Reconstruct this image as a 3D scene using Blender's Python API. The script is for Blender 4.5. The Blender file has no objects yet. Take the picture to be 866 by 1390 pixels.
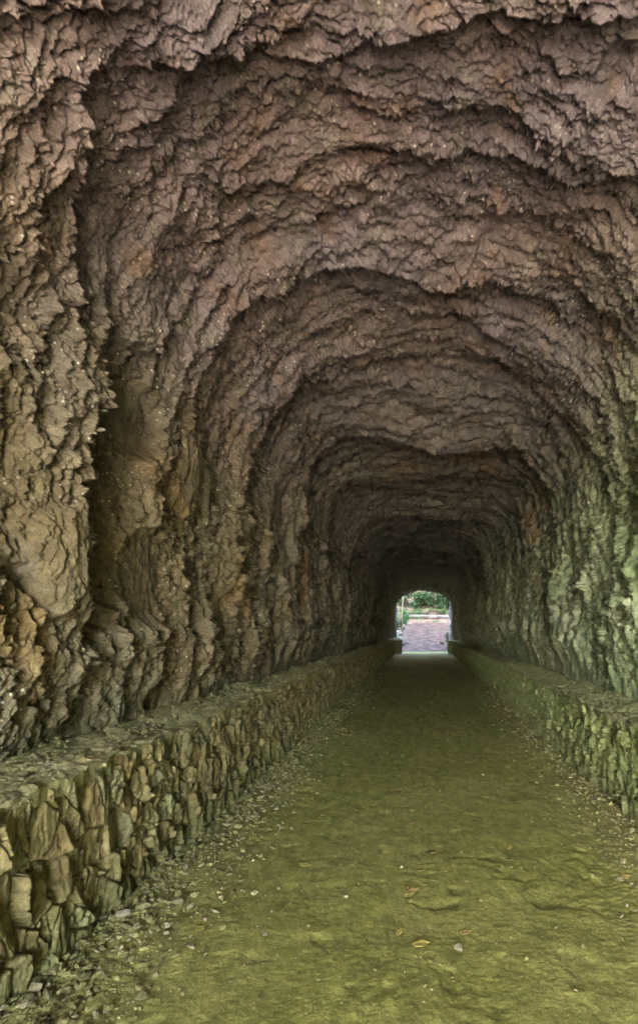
import bpy, math, random
import numpy as np
random.seed(7)
F = np.float32
scene = bpy.context.scene
COL = scene.collection

# ------------------------------------------------------------------ camera
EYE = 1.6
FPX = 650.0                     # focal length in photograph pixels (866 x 1390)
cd = bpy.data.cameras.new('camera')
cam = bpy.data.objects.new('camera', cd); COL.objects.link(cam)
cam.location = (0, 0, EYE); cam.rotation_euler = (math.radians(90), 0, 0)
cd.sensor_fit = 'VERTICAL'; cd.sensor_height = 36.0; cd.lens = FPX/1390*36
cd.shift_x = -(575-433)/1390; cd.shift_y = (852-695)/1390
cd.clip_start = 0.05; cd.clip_end = 3000
scene.camera = cam

# ------------------------------------------------------------------ noise
def hsh(ix, iy, seed):
    h = (ix.astype(np.int64)*374761393 + iy.astype(np.int64)*668265263 + seed*1442695041) & 0xffffffff
    h = ((h ^ (h >> 13))*1274126177) & 0xffffffff
    h = h ^ (h >> 16)
    h = (h*2246822519) & 0xffffffff
    return h ^ (h >> 15)
def rnd(ix, iy, seed):
    return (hsh(ix, iy, seed) & 0xffffff).astype(F)/F(0xffffff)
_A = np.linspace(0, 2*np.pi, 256, endpoint=False)
_GX, _GY = np.cos(_A).astype(F), np.sin(_A).astype(F)
def perlin(x, y, seed=0):
    x0 = np.floor(x); y0 = np.floor(y)
    fx = (x-x0).astype(F); fy = (y-y0).astype(F)
    ix = x0.astype(np.int64); iy = y0.astype(np.int64)
    u = fx*fx*fx*(fx*(fx*6-15)+10); v = fy*fy*fy*(fy*(fy*6-15)+10)
    def g(a, b):
        k = hsh(ix+a, iy+b, seed) & 255
        return _GX[k]*(fx-a) + _GY[k]*(fy-b)
    n0 = g(0, 0); n0 = n0 + u*(g(1, 0)-n0)
    n1 = g(0, 1); n1 = n1 + u*(g(1, 1)-n1)
    return (n0 + v*(n1-n0))*F(1.5)
def fbm(x, y, o=4, seed=0, gain=.5, ridge=False):
    t = 0; a = 1.0; s = 0
    for k in range(o):
        p = perlin(x*2.03**k+17.3*k, y*2.03**k-9.1*k, seed+k)
        if ridge: p = 1-2*np.abs(p)
        t = t + a*p; s += a; a *= gain
    return t/s
def worley(x, y, seed=0, jit=.95):
    """nearest cell point: F1, F2 (distances), id of the cell, offset from its point"""
    x0 = np.floor(x).astype(np.int64); y0 = np.floor(y).astype(np.int64)
    f1 = np.full(x.shape, 9., F); f2 = np.full(x.shape, 9., F)
    cid = np.zeros(x.shape, np.int64); ox = np.zeros(x.shape, F); oy = np.zeros(x.shape, F)
    for a in (-1, 0, 1):
        for b in (-1, 0, 1):
            cx = x0+a; cy = y0+b
            h = hsh(cx, cy, seed)
            px = cx + .5 + jit*(((h & 0xfff)/4095.)-.5); py = cy + .5 + jit*((((h >> 12) & 0xfff)/4095.)-.5)
            dx = (x-px).astype(F); dy = (y-py).astype(F)
            d = np.sqrt(dx*dx+dy*dy)
            m = d < f1
            f2 = np.where(m, f1, np.minimum(f2, d))
            f1 = np.where(m, d, f1)
            cid = np.where(m, h, cid); ox = np.where(m, dx, ox); oy = np.where(m, dy, oy)
    return f1, f2, cid, ox, oy
def crand(cid, k):
    return (hsh(cid & 0xffff, cid >> 16, 99+k) & 0xffff).astype(F)/F(65535)
def sstep(a, b, x):
    t = np.clip((x-a)/(b-a), 0, 1); return t*t*(3-2*t)
def saw(p, drop=.12):
    f = p-np.floor(p)
    return np.where(f < 1-drop, f/(1-drop), (1-f)/drop)

# ------------------------------------------------------------------ mesh helpers
def link(name, me, parent=None, mat=None):
    o = bpy.data.objects.new(name, me); COL.objects.link(o)
    if parent is not None: o.parent = parent
    if mat is not None: me.materials.append(mat)
    return o
def tag(o, label=None, cat=None, group=None, kind=None):
    if label: o['label'] = label
    if cat: o['category'] = cat
    if group: o['group'] = group
    if kind: o['kind'] = kind
    return o
def empty(name, loc=(0, 0, 0)):
    o = bpy.data.objects.new(name, None); COL.objects.link(o); o.location = loc; o.empty_display_size = .2
    return o
def np_mesh(name, V, Q, col=None, smooth=True):
    me = bpy.data.meshes.new(name)
    V = np.asarray(V, F).reshape(-1, 3); Q = np.asarray(Q, np.int32)
    k = Q.shape[1]
    me.vertices.add(len(V)); me.vertices.foreach_set('co', V.ravel())
    me.loops.add(Q.size); me.loops.foreach_set('vertex_index', Q.ravel())
    me.polygons.add(len(Q)); me.polygons.foreach_set('loop_start', np.arange(0, Q.size, k, dtype=np.int32))
    try: me.polygons.foreach_set('loop_total', np.full(len(Q), k, np.int32))
    except Exception: pass
    me.update(calc_edges=True)
    me.polygons.foreach_set('use_smooth', np.full(len(Q), smooth))
    if col is not None:
        a = me.color_attributes.new('tint', 'FLOAT_COLOR', 'POINT')
        c = np.ones((len(V), 4), F); c[:, :3] = np.asarray(col, F).reshape(-1, 3)
        a.data.foreach_set('color', c.ravel())
    me.validate()
    return me
def grid_quads(nr, nc, base=0, flip=False):
    i = np.arange(nr-1)[:, None]*nc + np.arange(nc-1)[None, :]
    q = np.stack([i, i+1, i+nc+1, i+nc], -1).reshape(-1, 4)
    if flip: q = q[:, ::-1]
    return q + base
def join(parts):
    """[(V,Q,col)] -> one"""
    Vs, Qs, Cs, b = [], [], [], 0
    for V, Q, c in parts:
        V = V.reshape(-1, 3); Vs.append(V); Qs.append(Q+b); b += len(V)
        Cs.append(c.reshape(-1, 3))
    return np.concatenate(Vs), np.concatenate(Qs), np.concatenate(Cs)
def mixc(a, b, t):
    a = np.asarray(a, F); b = np.asarray(b, F)
    return a + (b-a)*t[..., None]

# ------------------------------------------------------------------ materials
def new_mat(name):
    m = bpy.data.materials.new(name); m.use_nodes = True
    nt = m.node_tree; b = nt.nodes['Principled BSDF']
    b.inputs['Specular IOR Level'].default_value = .25
    return m, nt, b
def N(nt, t, **kw):
    n = nt.nodes.new(t)
    for k, v in kw.items():
        if k in n.inputs: n.inputs[k].default_value = v
        else: setattr(n, k, v)
    return n
def ramp(nt, p0, c0, p1, c1):
    r = nt.nodes.new('ShaderNodeValToRGB')
    e = r.color_ramp.elements
    e[0].position = p0; e[0].color = (*c0, 1) if len(c0) == 3 else c0
    e[1].position = p1; e[1].color = (*c1, 1) if len(c1) == 3 else c1
    return r
def rock_mat(name, specks=.0, bump=.5, bscale=1.0, rough=.9, spec_col=(.72, .65, .58)):
    m, nt, b = new_mat(name); L = nt.links
    tc = N(nt, 'ShaderNodeTexCoord')
    at = N(nt, 'ShaderNodeAttribute'); at.attribute_name = 'tint'
    n1 = N(nt, 'ShaderNodeTexNoise', Scale=9.0, Detail=8.0, Roughness=.65)
    n2 = N(nt, 'ShaderNodeTexNoise', Scale=60.0*bscale, Detail=6.0, Roughness=.7)
    for n in (n1, n2): L.new(tc.outputs['Object'], n.inputs['Vector'])
    r1 = ramp(nt, .3, (.60, .58, .57), .72, (1.35, 1.33, 1.3)); L.new(n1.outputs['Fac'], r1.inputs['Fac'])
    r2 = ramp(nt, .32, (.6, .6, .6), .72, (1.4, 1.4, 1.4)); L.new(n2.outputs['Fac'], r2.inputs['Fac'])
    mx = N(nt, 'ShaderNodeMix', data_type='RGBA', blend_type='MULTIPLY'); mx.inputs['Factor'].default_value = 1
    L.new(at.outputs['Color'], mx.inputs['A']); L.new(r1.outputs['Color'], mx.inputs['B'])
    mx2 = N(nt, 'ShaderNodeMix', data_type='RGBA', blend_type='MULTIPLY'); mx2.inputs['Factor'].default_value = 1
    L.new(mx.outputs['Result'], mx2.inputs['A']); L.new(r2.outputs['Color'], mx2.inputs['B'])
    out = mx2.outputs['Result']
    if specks > 0:
        v = N(nt, 'ShaderNodeTexVoronoi', Scale=34.0); v.inputs['Randomness'].default_value = 1
        L.new(tc.outputs['Object'], v.inputs['Vector'])
        sepc = N(nt, 'ShaderNodeSeparateColor'); L.new(v.outputs['Color'], sepc.inputs['Color'])
        gt = N(nt, 'ShaderNodeMath', operation='GREATER_THAN'); gt.inputs[1].default_value = 1-.22*specks
        L.new(sepc.outputs['Red'], gt.inputs[0])
        rr = ramp(nt, .16, (1, 1, 1), .34, (0, 0, 0)); L.new(v.outputs['Distance'], rr.inputs['Fac'])
        big = N(nt, 'ShaderNodeTexNoise', Scale=1.7, Detail=3.0); L.new(tc.outputs['Object'], big.inputs['Vector'])
        rb = ramp(nt, .42, (0, 0, 0), .6, (1, 1, 1)); L.new(big.outputs['Fac'], rb.inputs['Fac'])
        a = N(nt, 'ShaderNodeMath', operation='MULTIPLY'); L.new(gt.outputs[0], a.inputs[0]); L.new(rr.outputs['Color'], a.inputs[1])
        c = N(nt, 'ShaderNodeMath', operation='MULTIPLY'); L.new(a.outputs[0], c.inputs[0]); L.new(rb.outputs['Color'], c.inputs[1])
        mx3 = N(nt, 'ShaderNodeMix', data_type='RGBA'); L.new(c.outputs[0], mx3.inputs['Factor'])
        L.new(out, mx3.inputs['A']); mx3.inputs['B'].default_value = (*spec_col, 1)
        out = mx3.outputs['Result']
    L.new(out, b.inputs['Base Color'])
    b.inputs['Roughness'].default_value = rough
    bt = N(nt, 'ShaderNodeTexNoise', Scale=38.0*bscale, Detail=9.0, Roughness=.72); L.new(tc.outputs['Object'], bt.inputs['Vector'])
    bp = N(nt, 'ShaderNodeBump'); bp.inputs['Strength'].default_value = bump; bp.inputs['Distance'].default_value = .02/bscale
    L.new(bt.outputs['Fac'], bp.inputs['Height']); L.new(bp.outputs['Normal'], b.inputs['Normal'])
    return m
def flat_mat(name, col, rough=.7, var=.25, scale=20, transl=0.0):
    m, nt, b = new_mat(name); L = nt.links
    tc = N(nt, 'ShaderNodeTexCoord'); n = N(nt, 'ShaderNodeTexNoise', Scale=float(scale), Detail=5.0)
    L.new(tc.outputs['Object'], n.inputs['Vector'])
    c = np.array(col)
    r = ramp(nt, .3, tuple(c*(1-var)), .7, tuple(c*(1+var))); L.new(n.outputs['Fac'], r.inputs['Fac'])
    L.new(r.outputs['Color'], b.inputs['Base Color']); b.inputs['Roughness'].default_value = rough
    if transl > 0:
        t = N(nt, 'ShaderNodeBsdfTranslucent'); L.new(r.outputs['Color'], t.inputs['Color'])
        ms = N(nt, 'ShaderNodeMixShader'); ms.inputs['Fac'].default_value = transl
        L.new(b.outputs[0], ms.inputs[1]); L.new(t.outputs[0], ms.inputs[2])
        L.new(ms.outputs[0], nt.nodes['Material Output'].inputs['Surface'])
    return m
M_rock = rock_mat('tunnel_rock_material', specks=1.2, bump=1.0, bscale=1.35)
M_stone = rock_mat('wall_stone_material', specks=0, bump=.55, bscale=.9)
M_earth = rock_mat('trodden_earth_material', specks=0.0, bump=.5, bscale=1.6, rough=.85)
M_peb = rock_mat('pebble_material', specks=0, bump=.3)
M_bank = rock_mat('bank_soil_material', specks=.4, bump=.8, bscale=.3)
M_leaf_o = flat_mat('dry_orange_leaf_material', (.34, .25, .09), .6, .35, 40)
M_leaf_y = flat_mat('dry_yellow_leaf_material', (.32, .28, .07), .6, .3, 40)
M_leaf_b = flat_mat('dead_brown_leaf_material', (.16, .115, .05), .6, .35, 40)
M_green = flat_mat('bright_foliage_material', (.05, .10, .035), .5, .5, 3, .3)
M_green2 = flat_mat('dark_foliage_material', (.04, .09, .025), .5, .45, 3, .3)
M_fern = flat_mat('fern_frond_material', (.07, .19, .06), .5, .35, 5, .3)
M_twig = flat_mat('dry_twig_material', (.20, .14, .11), .9, .3, 8)
M_bark = flat_mat('pale_bark_material', (.32, .27, .15), .9, .3, 14)
M_zinc = flat_mat('galvanised_rail_material', (.27, .29, .285), .5, .12, 6)
M_wood = flat_mat('weathered_wood_material', (.22, .17, .12), .85, .3, 8)

# ------------------------------------------------------------------ tunnel profile
Y0, Y1 = -7.0, 29.6            # near mouth (behind the camera) and inner face of the far doorway
def profile(n, e=2.4):
    a, zc, b = 2.22, 2.35, 2.45
    pts = [(-2.12, .55), (-2.17, 1.0), (-2.21, 1.6)]
    th = np.linspace(0, np.pi, 400)
    c, s = np.cos(th), np.sin(th)
    X = -a*np.sign(c)*np.abs(c)**(2/e); Z = zc + b*np.abs(s)**(2/e)
    P = np.array(pts + list(zip(X, Z)) + [(-x, z) for x, z in reversed(pts)])
    d = np.r_[0, np.cumsum(np.hypot(*np.diff(P, axis=0).T))]
    s = np.linspace(0, d[-1], n)
    x = np.interp(s, d, P[:, 0]); z = np.interp(s, d, P[:, 1])
    ss = np.linspace(0, d[-1], 300); xx = np.interp(ss, d, P[:, 0]); zz = np.interp(ss, d, P[:, 1])
    tx = np.gradient(xx); tz = np.gradient(zz)
    k = np.ones(15)/15
    tx = np.convolve(np.pad(tx, 7, 'edge'), k, 'valid'); tz = np.convolve(np.pad(tz, 7, 'edge'), k, 'valid')
    l = np.hypot(tx, tz); nx = np.interp(s, ss, tz/l); nz = np.interp(s, ss, -tx/l)   # inward
    return s, x, z, nx, nz, d[-1]
_, _, _, _, _, SL = profile(50)
SC = SL/2

LIPS = np.array([-12, -9.5, -6, -3.4, -1.2, .3, 1.55, 2.55, 3.45, 4.4, 5.9, 7.85, 10.2, 12.9, 15.6, 18.6, 22, 25.6, 29, 34])
LAMP = np.array([.1, .1, .1, .1, .1, .10, .05, .15, .13, .12, .10, .42, .26, .40, .34, .38, .34, .3, .3, .3])
def rock_disp(s, y):
    """inward displacement (metres) of the hewn rock at arc length s and depth y"""
    c = (s-SC)
    up = 1-sstep(2.2, 3.6, np.abs(c))             # 1 on the vault, 0 on the side walls
    left = (c < 0)
    w1 = fbm(s*.38+.25*y, y*.4, 3, 11); w2 = fbm(s*1.3, y*1.9, 3, 23)
    yl = y + .95*w1*(.35+.65*(y < 6)) + .13*w2 + .04*c*sstep(8, 4, y)
    k = np.clip(np.searchsorted(LIPS, yl)-1, 0, len(LIPS)-2)
    l0 = LIPS[k]; l1 = LIPS[k+1]; t = (yl-l0)/(l1-l0)
    am = LAMP[k+1]*(.55 + .9*perlin(s*.42+3.1*k, k*1.7+0*s, 5)).clip(.12, 1.3)
    am = am*np.where(up > .5, 1, 1) * (.55+.45*up)
    edge = (l1-yl)
    big = am*(np.power(np.clip(t, 0, 1), 1.6))*np.clip(edge/.05, 0, 1)
    D = big - .10
    # medium and small flakes hanging along the rings
    ws = 1-up
    rag = fbm(s*3.6, y*6.5, 4, 33, .62); rag2 = fbm(s*15, y*17, 3, 34, .6)
    wa = fbm(s*.9, y*1.3, 4, 31)
    m = fbm(s*.9, y*.9, 3, 41)
    p = y*1.5 + 1.35*wa + .13*rag
    D = D + .075*(.5+1.5*m).clip(.06, 1.3)*saw(p, .07)
    p = y*3.6 + 1.9*fbm(s*1.5, y*2.4, 4, 51) + .20*rag
    D = D + .036*(.5+1.5*perlin(s*1.3, y*2.1, 57)).clip(.05, 1.4)*saw(p, .09)
    p = y*9.5 + 2.6*fbm(s*2.6, y*4.8, 4, 53) + .42*rag + .25*rag2
    D = D + .024*(.6+1.3*perlin(s*3.2, y*4.1, 58)).clip(.05, 1.4)*saw(p, .12)
    p = y*24 + 4*fbm(s*6, y*10, 3, 54) + .9*rag2
    D = D + .0075*(.6+1.3*perlin(s*7, y*9, 59)).clip(.05, 1.4)*saw(p, .15)*(1-sstep(6, 9, y))
    crumb = sstep(-.15, .35, fbm(s*.9+5, y*1.0, 3, 65))
    f1, f2, cid, ox, oy = worley(s*9+.8*rag2, y*10+.8*rag, 69)
    D = D + .07*(.4+.6*crumb)*np.clip(.40-f1, 0, 1)*(crand(cid, 2) > .72)*(.4+crand(cid, 1))
    # angular chips: tilted cells that end in a drop away from the camera
    for fs, fy, amp, sd in ((1.0, 2.6, .052, 61), (2.4, 9, .027, 62), (7.5, 21, .021, 63), (19, 40, .009, 64)):
        wx = .5*perlin(s*fs*.8, y*fy*.8, sd+5)+.25*rag; wy = .5*perlin(s*fs*.8+9, y*fy*.8, sd+6)+.25*rag2
        f1, f2, cid, ox, oy = worley(s*fs+wx, y*fy+wy, sd)
        g = (oy*(.55+.7*crand(cid, 1)) + ox*(crand(cid, 2)-.5)*1.2) + .8*(crand(cid, 3)-.5)
        D = D + amp*g*(1 if amp > .05 else .35+.95*crumb)
    f1, f2, cid, ox, oy = worley(s*19+.6*rag2, y*21+.6*rag, 68)
    D = D + .055*crumb*(.3+.7*up)*np.clip(.42-f1, 0, 1)*(crand(cid, 2) > .45)*(.4+crand(cid, 1))
    # side walls: ragged ribs running up the wall
    wy = fbm(s*.55, y*1.3, 4, 71)
    p = y*2.6 + 1.1*wy + .22*rag
    D = D + ws*.085*(.6+1.2*perlin(s*.6, y*1.4, 72)).clip(.1, 1.3)*saw(p, .16)
    p = y*6.5 + 2.0*wy + .9*fbm(s*2.2, y*5, 3, 73) + .3*rag
    D = D + ws*.058*(.6+1.3*perlin(s*1.5, y*3, 74)).clip(.05, 1.3)*saw(p, .2)
    f1, f2, cid, ox, oy = worley(s*1.5+.5*rag, y*7+wy*3+.4*rag, 83)
    D = D + (ws*.040)*np.sqrt(np.clip(f2-f1, 0, 1)) + ws*.03*(crand(cid, 4)-.5)
    f1, f2, cid, ox, oy = worley(s*4.6+.5*rag, y*16+wy*5+.5*rag, 84)
    D = D + (ws*.024+.004)*np.sqrt(np.clip(f2-f1, 0, 1))
    # crumbly grain
    D = D + .022*rag + .012*rag2 + .009*fbm(s*34, y*36, 3, 91, .6) + .13*fbm(s*.8+.3*y, y*1.2, 3, 95)
    base = sstep(.15, 1.0, np.minimum(s, SL-s))
    D = D*(.35+.65*base) - .10*(1-base)
    # the deep vertical cleft and the boulder-like knob in the left wall
    zl = np.where(left, s+.55, 99)                  # height on the left wall (arc starts at z=.55)
    vert = sstep(1.45, 1.75, zl)*(1-sstep(3.0, 3.9, zl))
    yw = y + .14*fbm(s*1.3, y*.1, 3, 101) + .05*rag - .04*(zl-2.3)
    D = D + .15*sstep(2.4, 2.95, yw)*(yw < 2.98)*vert
    D = D - .32*vert*(yw >= 2.98)*(1-sstep(3.02, 3.7, yw))
    r2 = ((y-2.76)/.17)**2 + ((zl-1.94)/.34)**2 + .25*rag
    bm = np.sqrt(np.clip(1-r2, 0, 1))
    D = np.where(left & (r2 < 1), D*(1-.6*bm) + .17*bm, D)
    for cy_, cz_, ry_, rz_, hh in ((3.75, 1.95, .38, .42, -.02), (4.5, 2.9, .45, .40, .06), (3.6, 3.1, .35, .3, -.08)):
        bm3 = sstep(0, .55, 1-((y-cy_)/ry_)**2 - ((zl-cz_)/rz_)**2)
        D = np.where(left, D*(1-.75*bm3) + hh*bm3, D)
    return D.astype(F)
def taper(y):
    """overall size of the bore at depth y: (half width scale, height scale)"""
    t = np.clip((y-4)/26, 0, 1)
    return 1-.03*t, 1.03-.10*t
def rock_col(s, y, D):
    c = s-SC
    up = 1-sstep(1.6, 4.0, np.abs(c) + .9*fbm(s*.6, y*.5, 3, 201))
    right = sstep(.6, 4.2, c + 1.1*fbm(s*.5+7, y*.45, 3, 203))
    n = fbm(s*.8, y*.8, 4, 205); n2 = fbm(s*3, y*3, 4, 207)
    roof = mixc((.385, .295, .295), (.335, .275, .31), sstep(-.3, .3, n))
    roof = mixc(roof, (.37, .25, .20), sstep(.12, .5, n2)*.8)
    roof = mixc(roof, (.36, .32, .28), sstep(.1, .5, -n2)*.7)
    wl = mixc((.285, .235, .135), (.26, .235, .15), sstep(-.3, .3, n))
    wl = mixc(wl, (.40, .26, .085), sstep(.18, .45, fbm(s*1.2, y*1.4, 3, 211))*.45)
    wr = mixc((.36, .43, .26), (.40, .43, .30), sstep(-.3, .3, n))  # green reflected light painted into the right wall
    wr = mixc(wr, (.27, .37, .20), sstep(.1, .5, n2)*.6)
    w = mixc(wl, wr, sstep(-.5, .5, c))
    col = mixc(w, roof, up)
    col = mixc(col, wr, right*.8*(1-up*.6))
    # deeper in, the rock tint fades to grey-green, its dimness painted in
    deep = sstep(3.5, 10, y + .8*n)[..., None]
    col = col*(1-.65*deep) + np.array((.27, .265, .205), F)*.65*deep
    col = mixc(col, (.42, .27, .16), sstep(.05, .4, fbm(s*1.3, y*.9, 3, 219))*sstep(7.6, 8.6, y)*(1-sstep(10, 11, y))*.6)
    low = (1-sstep(.0, .9, s+.2*n2))*(c < 0) + (1-sstep(0, .9, SL-s+.2*n2))*(c > 0)
    col = mixc(col, (.20, .215, .105), low*.55)
    # iron stains and paler mineral bloom with outlines of their own
    st = fbm(s*2.2+4, y*2.6, 5, 221, .6)
    col = mixc(col, (.44, .40, .36), sstep(.30, .42, st)*.5*(.4+.6*up))
    col = mixc(col, (.17, .10, .07), sstep(.30, .5, fbm(s*1.1, y*2.2+8, 4, 223))*.45)
    return col*(.70+.38*right*(1-up*.45))[..., None]*(1-np.array((.10, .0, .06), F)*right[..., None])  # right side lightened in colour to stand for light falling there
def build_block(ys, ncol):
    s, px, pz, nx, nz, L = profile(ncol)
    S, Y = np.meshgrid(s, ys)
    D = rock_disp(S.astype(F), Y.astype(F))
    sw, sh = taper(Y)
    _, qx, qz, mx_, mz_, _ = profile(ncol, 4.2)          # the bore is squarer further in
    t = sstep(4.0, 11, Y)
    px = px[None, :]*(1-t)+qx[None, :]*t; pz = pz[None, :]*(1-t)+qz[None, :]*t
    nx = nx[None, :]*(1-t)+mx_[None, :]*t; nz = nz[None, :]*(1-t)+mz_[None, :]*t
    X = px*sw + nx*D
    Z = (pz-.55)*sh + .55 + nz*D
    yy = Y + .35*np.gradient(D, axis=0)*0
    V = np.stack([X, yy, Z], -1).astype(F)
    return S, V, rock_col(S, Y, D)
def y_rows():
    ys = [Y0]
    while ys[-1] < Y1:
        y = ys[-1]
        if y < 1.2: d = .045 if y < .8 else .02
        else: d = min(.78*y*y/(478*2.3), .032)
        d = max(d, .0028)
        ys.append(y+d)
    ys[-1] = Y1
    return np.array(ys)
rows = y_rows()
SPLIT = 6.5
near = rows[rows <= SPLIT+.02]; far = rows[rows >= SPLIT-.03]
NN, NF = 1901, 701
Sn, Vn, Cn = build_block(near, NN)
Sf, Vf, Cf = build_block(far, NF)
print('rows', len(near), len(far))
tunnel = tag(empty('rock_tunnel', (0, 0, 0)), 'rough hewn rock tunnel with reddish brown vault and right wall coloured by green light', 'tunnel')
def cols(lo, hi):
    out = []
    for S, V, C in ((Sn, Vn, Cn), (Sf, Vf, Cf)):
        s = S[0]; i0 = int(np.searchsorted(s, lo*SL-1e-6)); i1 = int(np.searchsorted(s, hi*SL+1e-6))
        i1 = min(i1+1, V.shape[1]) if hi < 1 else V.shape[1]
        v = V[:, i0:i1]; out.append((v.copy(), grid_quads(v.shape[0], v.shape[1]), C[:, i0:i1].copy()))
    return join(out)
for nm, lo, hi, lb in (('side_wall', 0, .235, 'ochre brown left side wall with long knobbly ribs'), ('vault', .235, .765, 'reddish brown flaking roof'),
                       ('side_wall', .765, 1, 'right side wall coloured by green reflected light')):
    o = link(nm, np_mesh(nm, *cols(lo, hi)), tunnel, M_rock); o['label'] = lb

# ------------------------------------------------------------------ doorway at the far end (a thick rock frame with an arched opening)
PW = 1.78
def door_outline(n):
    th = np.linspace(0, np.pi, n-8)
    e = 2.2
    X = -PW*np.sign(np.cos(th))*np.abs(np.cos(th))**(2/e); Z = 2.85 + 1.15*np.abs(np.sin(th))**(2/e)
    l = [(-PW, z) for z in np.linspace(-.1, 2.6, 4)]; r = [(PW, z) for z in np.linspace(2.6, -.1, 4)]
    return np.array(l + list(zip(X, Z)) + r)
def portal_frame():
    n = 160; P = door_outline(n)
    ctr = np.array([0, 1.6])
    rows_ = []
    # outward flange inside the tunnel, then the reveal, then the outside face
    def ring(scale_add, y, rough, seed):
        d = P-ctr; l = np.linalg.norm(d, axis=1)[:, None]; dirv = d/l
        a = np.arange(n)*.16
        r = rough*fbm(a, np.full(n, y*2.1+seed), 3, 301)
        q = P + dirv*(scale_add + r[:, None])
        yy = y + rough*.8*fbm(a+50, np.full(n, scale_add*1.7+seed), 3, 305)
        q = q + dirv*(.9*rough*fbm(a*5, np.full(n, y*3.+seed), 3, 303))[:, None]
        return np.stack([q[:, 0], yy, q[:, 1]], -1)
    for k in range(12): rows_.append(ring(2.2*(1-k/11.)**1.2, Y1-.02-.5*(1-k/11.), .10, 0))
    for k in range(1, 14): rows_.append(ring(.05*math.sin(k*.9), Y1+k*.09, .16, 1))
    return np.array(rows_), n
R, n = portal_frame()
cc = np.broadcast_to(np.array((.20, .19, .15), F), R.shape).copy()
cc = cc*(1+.35*fbm(R[..., 0]*2, R[..., 2]*2+R[..., 1], 3, 309))[..., None]
o = link('doorway', np_mesh('doorway', R, grid_quads(R.shape[0], n), cc), tunnel, M_rock)
o['label'] = 'dark arched doorway at the far end of the tunnel'

# ------------------------------------------------------------------ hillside the tunnel is driven through: a face round each mouth and the slope above
def face(ymouth, outline, outward, nm):
    n = len(outline); ctr = np.array([0, 1.6]); d = outline-ctr; dirv = d/np.linalg.norm(d, axis=1)[:, None]
    rr = np.concatenate([np.linspace(0, 3, 40), np.linspace(3.3, 26, 50)])
    V = []
    for r in rr:
        q = outline + dirv*r
        a = q[:, 0]; b = q[:, 1]
        dz = .35*fbm(a*.7, b*.7, 5, 401)*min(1, .15+r) + .12*fbm(a*3, b*3, 3, 405)
        yy = ymouth + outward*(-.28*np.maximum(b-4, 0) + dz + .25*r/26*0)
        V.append(np.stack([a, yy, b], -1))
    V = np.array(V)
    return V
pn = profile(220); mouth = np.stack([pn[1], 1.03*(pn[2]-.55)+.55], -1); mouth[0, 1] = mouth[-1, 1] = -.3
fn = face(Y0+.02, mouth, -1, 'near'); fn[0, :, 1] += .25
outer = door_outline(160); ff = face(Y1+1.17, outer, 1, 'far')
def earthy(V, seed, green=.4):
    nn = fbm(V[..., 0]*.8, V[..., 2]*.8+V[..., 1]*.5, 4, seed)
    c = mixc((.16, .12, .095), (.24, .20, .17), sstep(-.4, .4, nn))
    return mixc(c, (.06, .10, .035), sstep(.0, .35, fbm(V[..., 0]*1.1+9, V[..., 2]*1.1, 3, seed+3))*green)
hp = join([(fn, grid_quads(fn.shape[0], fn.shape[1], flip=True), earthy(fn, 411)), (ff, grid_quads(ff.shape[0], ff.shape[1]), earthy(ff, 412))])
xs = np.linspace(-30, 30, 50); ysl = np.linspace(Y0+5, Y1-4, 40)
GX, GY = np.meshgrid(xs, ysl); GZ = 27 - .012*GX**2 + 2*fbm(GX*.1, GY*.1, 3, 421)
top = np.stack([GX, GY, GZ], -1); hp = join([hp, (top, grid_quads(40, 50), earthy(top, 413, 1.0))])
hill = link('hillside', np_mesh('hillside', *hp), None, M_bank); tag(hill, kind='structure')

# ------------------------------------------------------------------ ground: one sheet to the horizon; it climbs beyond the far mouth
def ground_z(x, y):
    t = np.clip(y-31.0, 0, None)
    path = .165*np.clip(t, 0, 12.5) + .05*np.clip(t-12.5, 0, None)
    bank = np.clip(y-43.6, 0, None)
    z = path*1.0 + np.minimum(bank*.95, 16)
    side = np.clip(np.abs(x - .08*t)-2.1-.03*t, 0, None)
    z = z + np.minimum(side*.75, 7)*sstep(31.2, 32.6, y)
    z = z + (.10*fbm(x*.9, y*.9, 4, 431) + .04*fbm(x*3.3, y*3.3, 3, 433))*sstep(31, 32, y)*(.4+.6*sstep(1.7, 2.4, np.abs(x)))
    z = z + .6*fbm(x*.35, y*.35, 3, 437)*sstep(44, 47, y)
    z = z - .06*(1-sstep(30.8, 31.1, y))*(1-sstep(Y0, Y0-.3, y))*0
    # behind the camera: the approach, with banks a few metres off
    z = np.where(y < Y0, .25*np.maximum(np.abs(x)-7, 0)*.35, z)
    zin = -.12
    return np.where((y > Y0+.1) & (y < 30.9), zin, z)
xg = np.unique(np.concatenate([np.linspace(-400, -12, 20), np.linspace(-12, -4, 40), np.linspace(-4, 4, 130), np.linspace(4, 12, 40), np.linspace(12, 400, 20)]))
yg = np.unique(np.concatenate([np.linspace(-400, -20, 20), np.linspace(-20, Y0, 40), np.linspace(Y0+.12, 30.8, 20), np.linspace(30.85, 50, 220), np.linspace(50, 70, 30), np.linspace(72, 600, 20)]))
GX, GY = np.meshgrid(xg, yg); GZ = ground_z(GX, GY)
G = np.stack([GX, GY, GZ], -1)
nn = fbm(GX*1.3, GY*1.3, 4, 441)
pathc = mixc((.055, .036, .026), (.125, .082, .062), sstep(-.25, .35, fbm(GX*1.6, GY*1.6, 5, 443, .65)))
soil = mixc((.09, .065, .05), (.16, .125, .10), sstep(-.4, .4, nn))
soil = mixc(soil, (.05, .085, .03), sstep(-.05, .3, fbm(GX*.8, GY*.8, 4, 445)))
onpath = 1-sstep(1.7, 2.5, np.abs(GX-.08*(np.clip(GY-31, 0, 20))) + .35*nn)
onpath = onpath*(1-sstep(43.0, 43.8, GY))
gc = mixc(soil, pathc, onpath)
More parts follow.
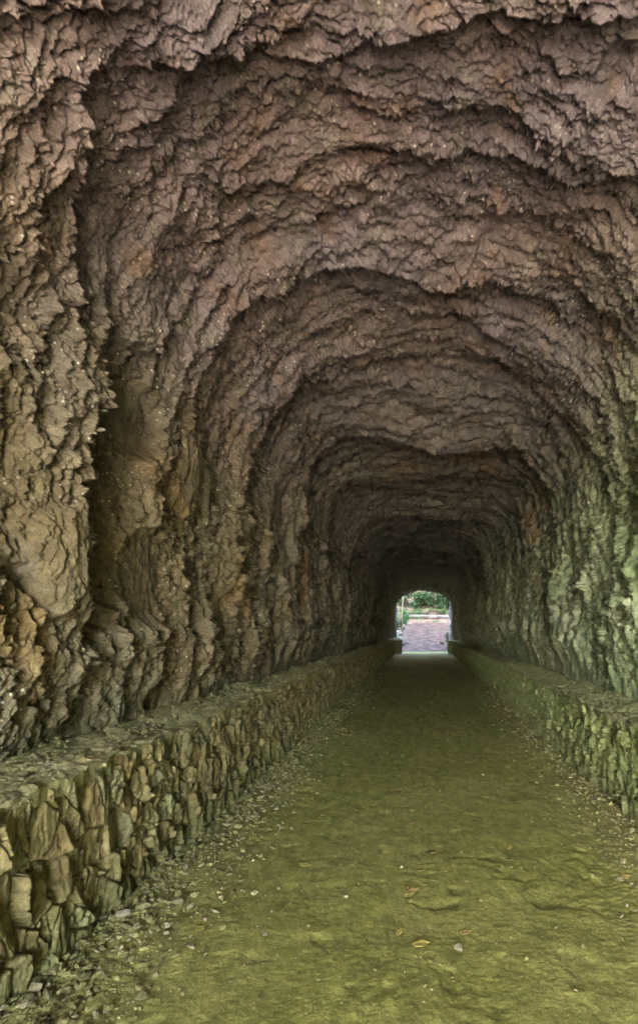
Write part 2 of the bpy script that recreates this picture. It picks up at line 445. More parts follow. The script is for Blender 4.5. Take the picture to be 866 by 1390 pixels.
nearc = mixc((.36, .35, .27), (.44, .42, .32), sstep(-.3, .3, nn))  # unseen ground outside the near mouth, made pale to bounce light inside
gc = np.where((GY < Y0+.5)[..., None], nearc, gc)
ground = link('ground', np_mesh('ground', G, grid_quads(len(yg), len(xg)), gc), None, M_bank); tag(ground, kind='structure')

# ------------------------------------------------------------------ tunnel floor
def crescent(x, y, cx, cy, r, a0, a1, depth, w=.035, soft=.22):
    dx = x-cx; dy = (y-cy)
    rr = np.hypot(dx, dy*(1.25)) - r*(1+.22*fbm(x*7, y*7, 3, 501)); an = np.degrees(np.arctan2(dy, dx))
    m = sstep(a0, a0+25, an)*(1-sstep(a1-25, a1, an))
    prof = np.where(rr < 0, -np.exp(rr/soft), -np.exp(-rr/w)*.99+0) 
    lip = np.exp(-((rr-w*1.2)/(w*1.6))**2)*.35
    return .55*depth*m*(1+.8*fbm(x*6, y*6, 2, 503))*(np.where(rr < 0, -np.clip(1+rr/r, 0, 1)**2.2, 0)*sstep(-.02, -.06, dy) + .5*lip)
def floor_z(x, y, D=True):
    z = .024*fbm(x*.8, y*.45, 3, 511) + .012*fbm(x*2.2, y*2.2, 4, 513)
    rough = .45+.55*sstep(.8, 1.5, np.abs(x+.1))
    z = z + .012*fbm(x*7, y*7, 4, 515, .6)*rough*.75 + .0075*fbm(x*26, y*26, 3, 517, .6)*rough
    z = z - .009*sstep(.3, .6, fbm(x*5, y*5, 2, 518))
    # ripples lying across the way, as trodden dust
    z = z + .003*saw(y*4.2 + 2.4*fbm(x*1.7, y*1.3, 3, 519), .3)*sstep(-.1, .4, fbm(x*.9, y*.7, 2, 521))
    for cx, cy, r, a0, a1, dp in ((.07, 2.84, .17, -185, 5, .020), (.60, 3.20, .22, -145, -40, .020), (.80, 3.05, .42, -140, -62, .022), (-.35, 4.2, .4, -150, -30, .009)):
        z = z + crescent(x, y, cx, cy, r, a0, a1, dp)
    e = np.abs(x)
    z = z + .055*sstep(1.0, 1.78, e)*(.7+.6*fbm(x*1.2, y*1.1, 3, 523))*np.where(x < 0, 1, .75)
    return z
fy = [Y0-.1]
while fy[-1] < 31.15:
    y = fy[-1]
    fy.append(y + (.05 if y < 1.7 else max(.005, min(.75*y*y/(478*1.6), .05))))
fy = np.array(fy); fx = np.linspace(-1.95, 1.95, 521)
FX, FY = np.meshgrid(fx, fy)
FZ = floor_z(FX.astype(F), FY.astype(F))
FZ = FZ*(1-sstep(30.2, 31.0, FY)) + (ground_z(FX, np.maximum(FY, 31.0))+.004)*sstep(30.2, 31.0, FY)
n1 = fbm(FX*1.1, FY*.8, 4, 531); n2 = fbm(FX*6, FY*6, 4, 533)
fc = mixc((.20, .212, .056), (.235, .242, .073), sstep(-.35, .35, n1))  # green reflected light put into the earth colour
fc = mixc(fc, (.18, .19, .055), sstep(.05, .5, n2)*.35)
fc = mixc(fc, (.25, .24, .10), sstep(1.0, 1.6, np.abs(FX)+.25*n2)*.45)
fc = mixc(fc, (.14, .10, .075), sstep(.25, .5, fbm(FX*1.6+3, FY*1.1, 3, 537))*sstep(4, 7, FY)*.3)
fc = mixc(fc, (.36, .31, .27), 1-sstep(-.3, 1.0, FY+.3*n2))  # unseen floor behind the camera, made paler to bounce neutral light
floor_o = link('path', np_mesh('path', np.stack([FX, FY, FZ], -1), grid_quads(len(fy), 521), fc), None, M_earth); tag(floor_o, kind='structure')

# ------------------------------------------------------------------ low dry-stone walls along both sides, each with a ledge on top
def bench(side, H, lab, top_lab, seed):
    t = tag(empty('stone_wall', (side*1.95, 1.5, 0)), lab, 'stone wall')
    ys = [Y0-.05]
    while ys[-1] < Y1+.45:
        y = ys[-1]
        ys.append(y + (.05 if y < 1.4 else max(.0045, min(.8*y*y/(478*1.74), .016))))
    ys = np.array(ys)
    def edge(y): return 1.715 + .03*fbm(y*.9, y*0+2, 3, seed+9) - (.34 if side < 0 else .20)*sstep(28.2, 28.9, y)
    def toph(y): return H + .035*fbm(y*1.3, y*0+5, 3, seed+11) 
    # facing
    nz = 150; zz = np.linspace(-.12, 1, nz)
    Zp, Y = np.meshgrid(zz, ys)
    Z = np.where(Zp < 0, Zp, Zp*toph(Y)).astype(F); Y = Y.astype(F)
    wz = fbm(Y*2.0, Z*2.0, 2, seed+1); wy = fbm(Y*2.0+9, Z*2.0, 2, seed+2); wr = fbm(Y*16, Z*12, 3, seed+3, .6)
    f1, f2, cid, ox, oy = worley(Y*10.0+wy*.5+.05*wr+1.3*Z*(1 if side < 0 else -1), Z*5.4+wz*.35+.035*wr, seed, 1.0)
    g = np.clip(f2-f1, 0, 1)
    # some cells hold two or three smaller stones
    f1b, f2b, cidb, oxb, oyb = worley(Y*15+wy*.8+.08*wr+7*crand(cid, 11), Z*8.2+wz*.6+.06*wr, seed+4)
    gb = np.clip(f2b-f1b, 0, 1)
    small = (crand(cid, 5) > .55).astype(F)
    edge_ = np.clip(g/.085, 0, 1)**.45
    edge2 = np.clip(gb/.11, 0, 1)**.45
    D = .052*edge_ + .030*(crand(cid, 1)-.4) + .13*ox*(crand(cid, 2)-.5) + .07*oy*(crand(cid, 3)-.5)
    D = D + small*(.034*(edge2-1) + .028*(crand(cidb, 1)-.5) + .06*oxb*(crand(cidb, 2)-.5))
    # long flat flakes where each stone has split
    f1c, f2c, cidc, oxc, oyc = worley(Y*30+9*crand(cid, 6)+.2*wr, Z*5.5+3*crand(cid, 7)+.1*wr, seed+6)
    D = D + (.010*(crand(cidc, 1)-.5) + .020*oxc*(crand(cidc, 2)-.4) + .008*oyc*(crand(cidc, 3)-.5))*edge_
    D = D + .006*wr + .007*fbm(Y*42, Z*34, 4, seed+7, .65)
    D = D*(1-.5*sstep(.97, 1.0, Zp))
    X = side*(edge(Y) + .05 - D)
    hue = crand(cid, 7); hb = crand(cid, 8); fb = crand(cidb, 9)
    c = mixc((.27, .245, .14), (.37, .32, .20), hb)
    c = mixc(c, (.25, .27, .20), sstep(.72, .9, hue)*.6)
    c = mixc(c, (.27, .19, .10), sstep(.75, .95, 1-hue)*.5)
    c = c*(1+.25*(fb*small-.4*small))[..., None]
    if side > 0: c = mixc(c, (.44, .50, .27), np.full(Y.shape, .6, F))  # right facing greened and lightened to stand for reflected light
    c = c*np.array((.72, .73, .57) if side < 0 else (.66, .76, .58), F)
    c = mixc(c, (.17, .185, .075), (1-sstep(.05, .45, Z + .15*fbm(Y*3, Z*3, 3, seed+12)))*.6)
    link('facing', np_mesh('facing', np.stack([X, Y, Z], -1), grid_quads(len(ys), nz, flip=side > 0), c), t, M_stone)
    # ledge
    nu = 110; u = np.linspace(-.10, .95, nu); U, Y = np.meshgrid(u, ys); U = U.astype(F); Y = Y.astype(F)
    wa = .25*fbm(U*3, Y*3, 3, seed+21)
    f1, f2, cid, ox, oy = worley(U*4.2+wa*2, Y*3.1+wa*2, seed+22)
    g = np.clip(f2-f1, 0, 1)
    S = .015*np.clip(g/.2, 0, 1)**.6 + .016*(crand(cid, 1)-.5) + .04*ox*(crand(cid, 2)-.5)
    S = S + .012*fbm(U*5, Y*5, 5, seed+23, .6) + .010*fbm(U*20, Y*20, 3, seed+24)
    f1, f2, cidb, ox, oy = worley(U*14, Y*11+wa*4, seed+25)
    S = S + .014*(crand(cidb, 1)-.5)
    S = S + .05*sstep(.3, .6, U)*(.6+.8*fbm(U*2, Y*1.5, 3, seed+26)) 
    ed = edge(Y) + .035*fbm(Y*5, Y*0, 3, seed+27)+.03*(crand(cid, 4)-.5)
    Zt = toph(Y) + S
    r = sstep(0, .05, U)
    Xx = np.where(U < 0, ed-.012+.3*(-U)*.3, ed + U*.98 - .012)
    Zc = np.where(U < 0, Zt + U*1.0*(.75), Zt - .012*(1-r))
    c = mixc((.25, .245, .11), (.31, .295, .155), crand(cid, 3))
    c = mixc(c, (.23, .24, .10), sstep(-.1, .4, fbm(U*3, Y*2, 3, seed+28))*.5)
    if side > 0: c = mixc(c, (.24, .30, .15), np.full(Y.shape, .6, F))  # the same green light put into the right ledge colour
    c = mixc(c, (.33, .20, .06), sstep(.32, .5, fbm(U*5+4, Y*4, 3, seed+29))*.35)
    link('ledge', np_mesh('ledge', np.stack([side*Xx, Y, Zc], -1), grid_quads(len(ys), nu, flip=side > 0), c), t, M_stone)['label'] = top_lab
    for o in t.children: o.location = (-t.location.x, -t.location.y, -t.location.z)
    return edge, toph
eL, hL = bench(-1, .88, 'low wall of upright rough stones with a dusty ledge, left of the path', 'flat dusty greenish ledge of slabs and rubble', 601)
eR, hR = bench(1, .80, 'low greenish wall of rough stones with a green-tinted ledge, right of the path', 'ledge coloured by green light', 701)

# ------------------------------------------------------------------ pebbles
def ico(sub):
    import bmesh
    bm = bmesh.new(); bmesh.ops.create_icosphere(bm, subdivisions=sub, radius=1)
    V = np.array([v.co[:] for v in bm.verts]); T = np.array([[v.index for v in f.verts] for f in bm.faces]); bm.free()
    return V, T
I1 = ico(1); I2 = ico(2); I3 = ico(3)
rs = np.random.RandomState(5)
def stone_shape(I, rs, cuts=7):
    V = I[0].copy()
    for _ in range(cuts):
        d = rs.normal(size=3); d /= np.linalg.norm(d); k = rs.uniform(.45, .8)
        p = V@d; V = V - np.outer(np.clip(p-k, 0, None), d)
    return V*np.array([1, rs.uniform(.55, .9), rs.uniform(.35, .65)])
protos = [stone_shape(I1, rs) for _ in range(24)]
def rot(rs):
    a, b, c = rs.uniform(0, 6.28), rs.normal(0, .3), rs.normal(0, .3)
    Rz = np.array([[math.cos(a), -math.sin(a), 0], [math.sin(a), math.cos(a), 0], [0, 0, 1]])
    Rx = np.array([[1, 0, 0], [0, math.cos(b), -math.sin(b)], [0, math.sin(b), math.cos(b)]])
    Ry = np.array([[math.cos(c), 0, math.sin(c)], [0, 1, 0], [-math.sin(c), 0, math.cos(c)]])
    return Rz@Rx@Ry
def gravel(name, pts, sizes, cols, lab):
    Vs, Qs, Cs = [], [], []; b = 0
    for p, r, c in zip(pts, sizes, cols):
        V = (protos[rs.randint(24)]*r)@rot(rs).T + p
        Vs.append(V); Qs.append(I1[1]+b); b += len(V); Cs.append(np.tile(c, (len(V), 1)))
    o = link(name, np_mesh(name, np.concatenate(Vs), np.concatenate(Qs), np.concatenate(Cs), smooth=False), None, M_peb)
    return tag(o, lab, 'gravel', kind='stuff')
def pcol():
    base = [(.25, .25, .10), (.21, .22, .08), (.28, .27, .13), (.18, .18, .08), (.31, .29, .17)][rs.randint(5)]
    return np.array(base)*rs.uniform(.6, .9)
pts, sz, cl = [], [], []
for i in range(9000):
    side = -1 if rs.rand() < .62 else 1
    y = 1.7 + rs.exponential(4.5) if rs.rand() < .8 else rs.uniform(1.7, 28)
    if y > 28: continue
    e = abs(rs.normal(0, .30 if side < 0 else .24)); x = side*(1.76-e)
    r = min(.005 + rs.exponential(.009), .04)*(1.15-.5*min(e, 1))
    pts.append((x, y, r*.15)); sz.append(r); cl.append(pcol())
for i in range(2200):
    y = 1.8 + rs.exponential(4.0); x = rs.uniform(-1.6, 1.6)
    if y > 25: continue
    r = .003+rs.exponential(.0028)
    pts.append((x, y, r*.15)); sz.append(r); cl.append(pcol())
pts = np.array(pts); pts[:, 2] += floor_z(pts[:, 0].astype(F), pts[:, 1].astype(F))
gravel('gravel', pts, sz, cl, 'loose gravel and chips scattered over the tunnel floor')
pts, sz, cl = [], [], []
for i in range(1700):
    side = -1 if rs.rand() < .6 else 1
    y = 1.7 + rs.exponential(4.0)
    if y > 25: continue
    x = side*(1.76 + rs.uniform(.0, .45)); r = min(.004+rs.exponential(.007), .03)
    pts.append((x, y, .02 + r*.1)); sz.append(r); cl.append(pcol()*.95)
pts = np.array(pts); yy = pts[:, 1].astype(F)
pts[:, 2] += np.where(pts[:, 0] < 0, hL(yy), hR(yy)) + .06*sstep(.25, .55, np.abs(pts[:, 0])-1.76)
gravel('rubble', pts, sz, cl, 'small rubble lying along the ledges of both low walls')

def px_to_floor(px, py):
    d = EYE*FPX/(py-852.0); return (px-575)/FPX*d, d
def fz(x, y): return float(floor_z(np.array([x], F), np.array([y], F))[0])
# larger single stones
def loose_stone(px, py, r, lab, col, group=None, zoff=None, xy=None):
    x, y = px_to_floor(px, py) if xy is None else xy
    V = stone_shape(I3, rs, 12)*r
    V = V + V/r*(.05*r*fbm(V[:, 0]/r*2, V[:, 1]/r*2+V[:, 2]/r, 3, rs.randint(999)))[:, None]
    V = V@rot(rs).T
    me = np_mesh('loose_stone', V, I3[1], np.tile(np.array(col)*.72, (len(V), 1)), smooth=False)
    o = link('loose_stone', me, None, M_stone)
    o.location = (x, y, (fz(x, y) if zoff is None else zoff) + .3*r)
    return tag(o, lab, 'stone', group)
gst = 'loose stones on the tunnel floor'
loose_stone(622, 1289, .030, 'pale rounded stone at the front edge of the path, right of centre', (.40, .38, .26), gst)
loose_stone(469, 1219, .022, 'pale stone on the path, left of the curved hollow', (.38, .36, .22), gst)
loose_stone(292, 1242, .030, 'pale rounded stone in the rubble near the left wall foot', (.40, .38, .25), gst)
loose_stone(280, 1252, .022, 'small buff stone nestled in the front left rubble', (.36, .30, .20), gst)
loose_stone(168, 1255, .05, 'flat grey slab leaning on the left wall foot', (.25, .25, .17), gst)
loose_stone(240, 1232, .045, 'dark flat chip among the left rubble', (.20, .20, .11), gst)
loose_stone(545, 1179, .014, 'small white stone on the middle of the path', (.48, .46, .34), gst)
loose_stone(720, 1116, .020, 'pale stone by the right wall rubble', (.40, .38, .26), gst)
loose_stone(845, 1175, .030, 'buff stone at the right edge of the path', (.36, .34, .2), gst)
loose_stone(376, 1100, .035, 'grey green stone by the left wall further in', (.27, .28, .18), gst)
loose_stone(806, 1060, .035, 'pale stone against the foot of the right wall', (.33, .36, .24), gst)
loose_stone(655, 1052, .02, 'tiny pale stone in the shadowed middle of the path', (.42, .40, .3), gst)
loose_stone(345, 1215, .028, 'angular olive stone at the inner edge of the left rubble', (.28, .28, .14), gst)

# leaves
def leaf(px, py, L, kind, lab, rz, curl=.35):
    x, y = px_to_floor(px, py)
    n, m = 9, 5; V = []
    for i in range(n):
        t = i/(n-1.); w = .36*math.sin(math.pi*min(1, t*1.02))**.75*(1-.25*t)
        for j in range(m):
            v = (j/(m-1.)-.5)*2
            zz = curl*(.55*v*v*w + .5*(t-.5)**2) + .03*math.sin(7*t+3*v) + .02
            V.append(((t-.5)*L, v*w*L, zz*L))
    o = link('fallen_leaf', np_mesh('fallen_leaf', np.array(V), grid_quads(n, m)), None, {'o': M_leaf_o, 'y': M_leaf_y, 'b': M_leaf_b}[kind])
    so = o.modifiers.new('thickness', 'SOLIDIFY'); so.thickness = .0012
    o.location = (x, y, fz(x, y)+.006); o.rotation_euler = (random.uniform(-.2, .2), random.uniform(-.2, .2), rz)
    return tag(o, lab, 'leaf', 'fallen leaves on the tunnel floor')
leaf(560, 1213, .085, 'o', 'curled orange leaf lying just behind the curved hollow', .5, .6)
leaf(553, 1210, .06, 'b', 'dark brown leaf tucked beside the curled orange leaf', 1.9, .6)
leaf(631, 1268, .06, 'o', 'small tan orange leaf at the front right of the hollow', .2)
leaf(585, 1161, .09, 'b', 'brown curled leaf in the middle of the path', .1, .6)
leaf(568, 1185, .06, 'b', 'flat dark leaf right behind the orange one', -.2)
leaf(557, 1120, .07, 'o', 'orange brown leaf further up the path centre', .1)
leaf(539, 1077, .10, 'b', 'dark dead leaf on the path centre, deeper in', .4, .7)
leaf(485, 1139, .055, 'o', 'tan leaf on the left half of the path', .6)
leaf(414, 1178, .085, 'y', 'bright yellow leaf beside the left rubble', .1)
leaf(302, 1121, .06, 'y', 'orange yellow leaf by the foot of the left wall', .3)
leaf(272, 1266, .07, 'y', 'yellow leaf in the front left rubble', -.6)
leaf(848, 1193, .06, 'o', 'tan orange leaf at the right edge of the path', .3)
leaf(465, 991, .12, 'o', 'rust coloured leaf deep in by the left wall', .1)
leaf(690, 1168, .05, 'b', 'small brown leaf on the right half of the path', .4)
leaf(645, 1118, .06, 'b', 'thin brown leaf lying right of the path centre', .2)
leaf(571, 1283, .09, 'y', 'yellow leaf at the very front of the path', .1)
leaf(542, 1266, .05, 'y', 'small mossy yellow leaf left of the front stones', 1.1)
leaf(692, 1152, .05, 'y', 'small yellowish leaf on the right of the path', 1.4)

# thin rootlets hanging from the vault
def tube(path, radii, seg=6):
    P = np.array(path, float); V = []
    for i, p in enumerate(P):
        t = P[min(i+1, len(P)-1)]-P[max(i-1, 0)]; t /= np.linalg.norm(t)+1e-9
        a = np.cross(t, (0.3, .2, 1) if abs(t[2]) < .9 else (1, 0, 0)); a /= np.linalg.norm(a); b = np.cross(t, a)
        for k in range(seg):
            an = 2*math.pi*k/seg; V.append(p + radii[i]*(math.cos(an)*a + math.sin(an)*b))
    V = np.array(V); Q = []
    for i in range(len(P)-1):
        for k in range(seg):
            Q.append((i*seg+k, i*seg+(k+1) % seg, (i+1)*seg+(k+1) % seg, (i+1)*seg+k))
    return V, np.array(Q)
def join2(parts):
    Vs, Qs, b = [], [], 0
    for V, Q in parts: Vs.append(V); Qs.append(Q+b); b += len(V)
    return np.concatenate(Vs), np.concatenate(Qs)

# ------------------------------------------------------------------ beyond the far mouth
def gz(x, y): return float(ground_z(np.array([x]), np.array([y]))[0])
def at(px, py, d): return ((px-575)/FPX*d, d, EYE + (852-py)/FPX*d)
def fern_mesh(rs, nfr=11, L=1.0):
    V, Q = [], []
    for k in range(nfr):
        a = 2*math.pi*k/nfr + rs.uniform(-.3, .3); l = L*rs.uniform(.7, 1.1); rise = rs.uniform(.5, .9)
        ca, sa = math.cos(a), math.sin(a); n = 20
        for i in range(n):
            t = i/n; r = l*t; z = rise*l*(t*1.15 - t*t*.95)
            w = .20*l*math.sin(math.pi*min(1, .12+t*.88))
            for sd in (-1, 1):
                p0 = np.array([ca*r, sa*r, z]); dr = .035*l
                p1 = np.array([ca*(r+dr*.9), sa*(r+dr*.9), z+.004])
                tip = p0 + sd*w*np.array([-sa, ca, 0]) + np.array([ca, sa, 0])*w*.35 + np.array([0, 0, -w*.25])
                tip2 = tip + np.array([ca, sa, 0])*dr*.3
                b = len(V); V += [p0, p1, tip2, tip]; Q.append((b, b+1, b+2, b+3))
    return np.array(V), np.array(Q)
ferns = [np_mesh('fern_fronds', *fern_mesh(rs)) for _ in range(3)]
for m in ferns: m.materials.append(M_fern)
def place_fern(x, y, s, lab, grp='ferns growing outside the far mouth'):
    o = bpy.data.objects.new('fern', ferns[rs.randint(3)]); COL.objects.link(o)
    o.location = (x, y, gz(x, y)); o.scale = (s, s, s); o.rotation_euler = (.25, 0, rs.uniform(0, 6.28))
    return tag(o, lab, 'fern', grp)
def leaf_cloud(rs, n, R, size, flat=1.0):
    """many leaf faces gathered in uneven clumps"""
    V, Q = [], []
    cl = [(rs.normal(0, 1, 3)*np.array(R)*.55, rs.uniform(.25, .5)) for _ in range(max(5, n//90))]
    for i in range(n):
        c, rr = cl[rs.randint(len(cl))]
        p = c + rs.normal(0, 1, 3)*rr*np.array(R)*.5
        a = rs.normal(0, 1, 3); a[2] *= .5; a /= np.linalg.norm(a); b = np.cross(a, rs.normal(0, 1, 3)); b /= np.linalg.norm(b)+1e-6
        s = size*rs.uniform(.6, 1.3); k = len(V)
        V += [p-a*s, p+b*s*.45, p+a*s, p-b*s*.45]; Q.append((k, k+1, k+2, k+3))
    return np.array(V), np.array(Q)
def shrub(x, y, R, n, mat, lab, size=.10, lift=.6, stems=5):
    t = tag(empty('shrub', (x, y, gz(x, y))), lab, 'shrub', 'shrubs on the bank outside the far mouth')
    V, Q = leaf_cloud(rs, n, R, size); V[:, 2] += R[2]*lift+.2
    link('foliage', np_mesh('foliage', V, Q), t, mat)
    parts = []
    for k in range(stems):
        e = rs.normal(0, .4, 3)*np.array(R); e[2] = R[2]*lift+.2+abs(e[2])
        parts.append(tube([np.array((0, 0, -.1)), e*.5+rs.normal(0, .06, 3), e], [.03, .02, .008], 5))
    link('stem', np_mesh('stem', *join2(parts)), t, M_twig)
    return t
def dry_bush(x, y, R, n, lab):
    parts = []
    for k in range(n):
        s = rs.normal(0, .35, 3)*np.array(R); s[2] = -.1
        d = rs.normal(0, 1, 3); d[2] = abs(d[2])+.5; d /= np.linalg.norm(d)
        l = rs.uniform(.4, 1.1)*R[2]*1.3; p = [s]
        for i in range(4): p.append(p[-1] + d*l/4 + rs.normal(0, .08, 3)); d = d+rs.normal(0, .25, 3); d /= np.linalg.norm(d)
        parts.append(tube(p, [.034, .028, .02, .014, .006], 4))
    o = link('dry_brushwood', np_mesh('dry_brushwood', *join2(parts)), None, M_twig); o.location = (x, y, gz(x, y))
    return tag(o, lab, 'brushwood', 'brown brushwood on the far bank')
# path-side and bank vegetation
shrub(-.5, 45.0, (1.3, .8, .9), 1600, M_green, 'bright green bush in the middle of the bank behind the barrier', .11)
shrub(1.0, 45.2, (1.4, .8, 1.0), 1600, M_green, 'wide green bush on the right of the bank behind the barrier', .11)
shrub(2.5, 45.2, (.9, .8, .9), 700, M_green2, 'dark green bush at the right end of the barrier', .11)
shrub(-2.6, 44.8, (.9, .8, 1.0), 700, M_green, 'leafy green bush at the left end of the barrier', .12)
shrub(-3.2, 41.0, (.8, .8, 1.1), 700, M_green, 'pale green bush beside the thin sapling on the left', .10)
shrub(-1.6, 48.8, (1.5, 1, .8), 700, M_green2, 'dark bush high on the bank to the left', .12)
shrub(1.9, 49.4, (1.5, 1, .9), 700, M_green2, 'dark bush high on the bank to the right', .12)
shrub(3.0, 38.0, (.5, .6, .9), 500, M_green, 'light green bush hanging over the right edge of the path', .08)
shrub(1.75, 34.6, (.25, .4, .5), 260, M_green, 'small bright green plant beside the right jamb', .06)
dry_bush(.2, 46.3, (1.6, .8, 1.1), 130, 'tangle of brown branches above the green bushes in the middle')
dry_bush(2.4, 46.6, (1.4, .8, 1.1), 110, 'tangle of brown branches above the bushes on the right')
dry_bush(-2.2, 46.2, (1.2, .8, 1.1), 110, 'tangle of brown branches above the bushes on the left')
dry_bush(.4, 47.8, (2.4, .8, 1.2), 130, 'brown branches highest on the bank under the arch')
place_fern(-1.2, 44.5, 1.0, 'large bright fern left of the middle behind the barrier')
place_fern(.2, 44.5, 1.05, 'large bright fern in the middle behind the barrier')
place_fern(1.5, 44.5, .9, 'bright fern right of the middle behind the barrier')
place_fern(-2.6, 38.6, .7, 'small fern above the stones on the left of the path')
place_fern(2.6, 36.4, .6, 'small fern on the right bank near the jamb')
place_fern(-.3, 46.0, .9, 'fern higher up the bank above the middle')
shrub(-2.1, 38.4, (.55, .8, .9), 700, M_green, 'leafy bush above the rocks on the left of the path', .09)
shrub(-1.9, 42.2, (.6, .6, .7), 600, M_fern, 'pale leafy bush between the sapling and the barrier', .09)
shrub(-1.2, 46.8, (1.2, .7, .8), 900, M_fern, 'pale green bush above the ferns, left of the middle', .10)
shrub(.6, 48.4, (2.0, .7, .8), 900, M_green2, 'dark green bush highest in the arch', .12)
# roadside barrier
br = tag(empty('guard_rail', (0, 43.9, gz(0, 43.9))), 'pale metal guard rail across the top of the rising path', 'guard rail')
def box(x0, x1, y0, y1, z0, z1):
    V = np.array([(x, y, z) for z in (z0, z1) for y in (y0, y1) for x in (x0, x1)])
    Q = np.array([(0, 2, 3, 1), (4, 5, 7, 6), (0, 1, 5, 4), (2, 6, 7, 3), (0, 4, 6, 2), (1, 3, 7, 5)])
    return V, Q
bx0, bx1 = -1.95, 2.6
prof = [(0, .52), (-.05, .49), (-.06, .44), (-.01, .38), (-.01, .34), (-.06, .28), (-.05, .23), (0, .20), (.02, .20), (.02, .34), (.02, .52)]
V, Q = [], []
for i in range(25):
    x = bx0 + (bx1-bx0)*i/24
    for (yy, zz) in prof: V.append((x, yy, zz*.46+.16 - .05*(x+1.95)/4.5))
k = len(prof)
for i in range(24):
    for j in range(k): Q.append((i*k+j, i*k+(j+1) % k, (i+1)*k+(j+1) % k, (i+1)*k+j))
link('rail', np_mesh('rail', np.array(V), np.array(Q), smooth=False), br, M_zinc)
for x in (-1.6, -.1, 1.4):
    link('post', np_mesh('post', *box(x-.05, x+.05, .03, .12, -.5, .5), smooth=False), br, M_wood)
# thin sapling with a pale trunk on the left
sp = at(545, 846, 39.0); st = tag(empty('sapling', (sp[0], sp[1], gz(sp[0], sp[1])-.1)), 'thin sapling with a pale yellowish trunk left of the path', 'tree')
link('trunk', np_mesh('trunk', *tube([(0, 0, 0), (.03, 0, 1.2), (.10, 0, 2.4), (.16, .1, 3.8), (.14, .1, 5)], [.075, .065, .055, .04, .02], 8)), st, M_bark)
V, Q = leaf_cloud(rs, 600, (1.1, .9, .7), .10); V[:, 2] += 4.9
link('crown', np_mesh('crown', V, Q), st, M_green)
# stones beside the path
def bank_rock(x, y, r, lab):
    V = stone_shape(I3, rs, 14)*r; V = V@rot(rs).T
    c = np.tile(np.array((.17, .10, .06) if 'brown' in lab else (.15, .14, .11))*rs.uniform(.7, 1.3), (len(V), 1))
    o = link('rock', np_mesh('rock', V, I3[1], c, smooth=False), None, M_stone); o.location = (x, y, gz(x, y)+.25*r)
    return tag(o, lab, 'rock', 'rocks beside the path outside')
for a in ((-1.52, 33.2, .30, 'grey rock nearest the left jamb outside'), (-1.15, 33.9, .17, 'small dark rock lowest on the left of the path outside'),
          (-1.78, 34.9, .40, 'large pale rock second up the left side of the path'), (-1.32, 35.6, .22, 'small rock at the path edge beside the large pale rock'),
          (-1.85, 37.2, .42, 'mossy grey rock halfway up the left side'), (-1.75, 39.4, .36, 'grey rock below the sapling'),
          (1.32, 33.8, .26, 'brown block of rock at the right edge of the path'), (1.75, 36.5, .3, 'small grey rock further up on the right')):
    bank_rock(*a)
# pale buttress of rock standing just outside the right jamb
def buttress():
    nz, na = 60, 40; Z, A = np.meshgrid(np.linspace(-.2, 4.2, nz), np.linspace(0, 2*math.pi, na, endpoint=True), indexing='ij')
    rr = .38 + .22*fbm(A*1.2, Z*1.9, 5, 811) + .05*np.sin(A*3+Z); rr[:, -1] = rr[:, 0]
    rr = rr*(1-.25*sstep(3.0, 4.2, Z)); rr[-1] = .02
    V = np.stack([rr*np.cos(A)*1.0, rr*np.sin(A)*1.5, Z], -1)
    c = mixc((.13, .12, .09), (.24, .21, .17), sstep(-.3, .3, fbm(A*2, Z*2, 3, 813)))
    return V, grid_quads(nz, na, flip=True), c
o = link('rock_buttress', np_mesh('rock_buttress', *buttress()), None, M_stone); o.location = (2.12, 32.6, gz(2, 32.6))
tag(o, 'pale rock buttress standing just outside the right jamb', 'rock')
# leaf litter on the outer path
ly = 31.2 + rs.uniform(0, 12.5, 5200); lx = .08*(ly-31) + rs.uniform(-1.9, 1.9, 5200); lz = ground_z(lx, ly)
V, Q, b = [], [], 0
for i in range(5200):
    y = ly[i]; x = lx[i]; s = rs.uniform(.012, .035)
    p = np.array([x, y, lz[i]+.02]); a = rs.uniform(0, 6.28); d1 = np.array([math.cos(a), math.sin(a), rs.uniform(-.4, .4)])*s; d2 = np.array([-math.sin(a), math.cos(a), rs.uniform(-.4, .4)])*s*.55
    k = len(V); V += [p-d1, p+d2, p+d1, p-d2]; Q.append((k, k+1, k+2, k+3))
lt = link('leaf_litter', np_mesh('leaf_litter', np.array(V), np.array(Q), smooth=False), None, flat_mat('leaf_litter_material', (.085, .055, .04), .8, .7, 9)); tag(lt, 'brown and pinkish leaf litter on the rising path outside', 'leaf litter', kind='stuff')
# unidentified bright streak by the doorway's right corner, added as a pale tube
s0 = at(620.5, 811.5, 29.2)
o = link('pale_streak', np_mesh('pale_streak', *tube([(0, 0, .02), (.15, 0, .0), (.32, .0, -.03)], [.012, .014, .008], 6)), None, flat_mat('pale_streak_material', (.75, .74, .7), .6, .1, 9)); o.location = s0
tag(o, 'short white streak beside the top right of the doorway', 'pale_streak')
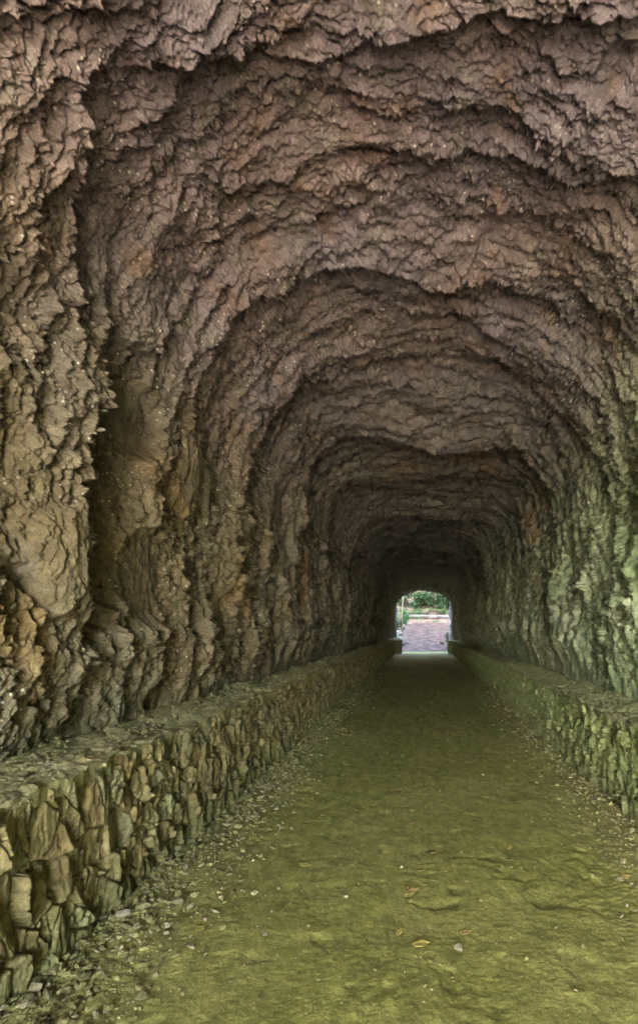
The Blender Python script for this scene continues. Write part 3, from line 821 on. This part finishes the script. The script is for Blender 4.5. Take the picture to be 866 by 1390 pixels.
# hanging rootlets
for px, py, d, l, lab in ((566, 112, 3.05, .10, 'thin pale rootlets hanging below the dark lip, upper middle of the vault'),
                          (694, 335, 4.1, .16, 'long thin rootlet hanging from the vault right of the middle'),
                          (768, 232, 3.35, .10, 'short rootlet dangling near the upper right of the vault')):
    x, y, z = at(px, py, d)
    parts = []
    for k in range(4):
        a = rs.normal(0, .02, 3)
        parts.append(tube([a+(0, 0, .10), a+(rs.normal(0, .01), 0, .0), a+(rs.normal(0, .02), 0, -l*rs.uniform(.4, 1))], [.0022, .002, .001], 4))
    o = link('rootlet', np_mesh('rootlet', *join2(parts)), None, M_twig); o.location = (x, y, z); tag(o, lab, 'root', 'rootlets hanging from the vault')

# ------------------------------------------------------------------ light
SUN_EL, SUN_AZ = 44.0, 198.0
w = bpy.data.worlds.new('World'); scene.world = w; w.use_nodes = True
nt = w.node_tree; bg = nt.nodes['Background']
sky = nt.nodes.new('ShaderNodeTexSky'); sky.sky_type = 'NISHITA'; sky.sun_disc = False
sky.sun_elevation = math.radians(SUN_EL); sky.sun_rotation = math.radians(SUN_AZ)
sky.air_density = 1.0; sky.dust_density = 3.0; sky.ozone_density = 1.0
nt.links.new(sky.outputs['Color'], bg.inputs['Color']); bg.inputs['Strength'].default_value = .15
sd = bpy.data.lights.new('sun', 'SUN'); sd.energy = 5.0; sd.angle = math.radians(0.5); sd.color = (1, .955, .91)
so = bpy.data.objects.new('sun', sd); COL.objects.link(so); so.location = (0, -20, 20)
az = math.radians(SUN_AZ); el = math.radians(SUN_EL)
d = np.array([math.sin(az)*math.cos(el), math.cos(az)*math.cos(el), math.sin(el)])
import mathutils
so.rotation_euler = mathutils.Vector((-d[0], -d[1], -d[2])).to_track_quat('-Z', 'Y').to_euler()

scene.view_settings.view_transform = 'Standard'; scene.view_settings.look = 'None'
scene.view_settings.gamma = 1; scene.view_settings.use_curve_mapping = False
scene.view_settings.exposure = 5.32
cy = scene.cycles
cy.max_bounces = 6; cy.diffuse_bounces = 5; cy.use_denoising = True
try: cy.denoiser = 'OPENIMAGEDENOISE'
except Exception: pass
cy.caustics_reflective = cy.caustics_refractive = False
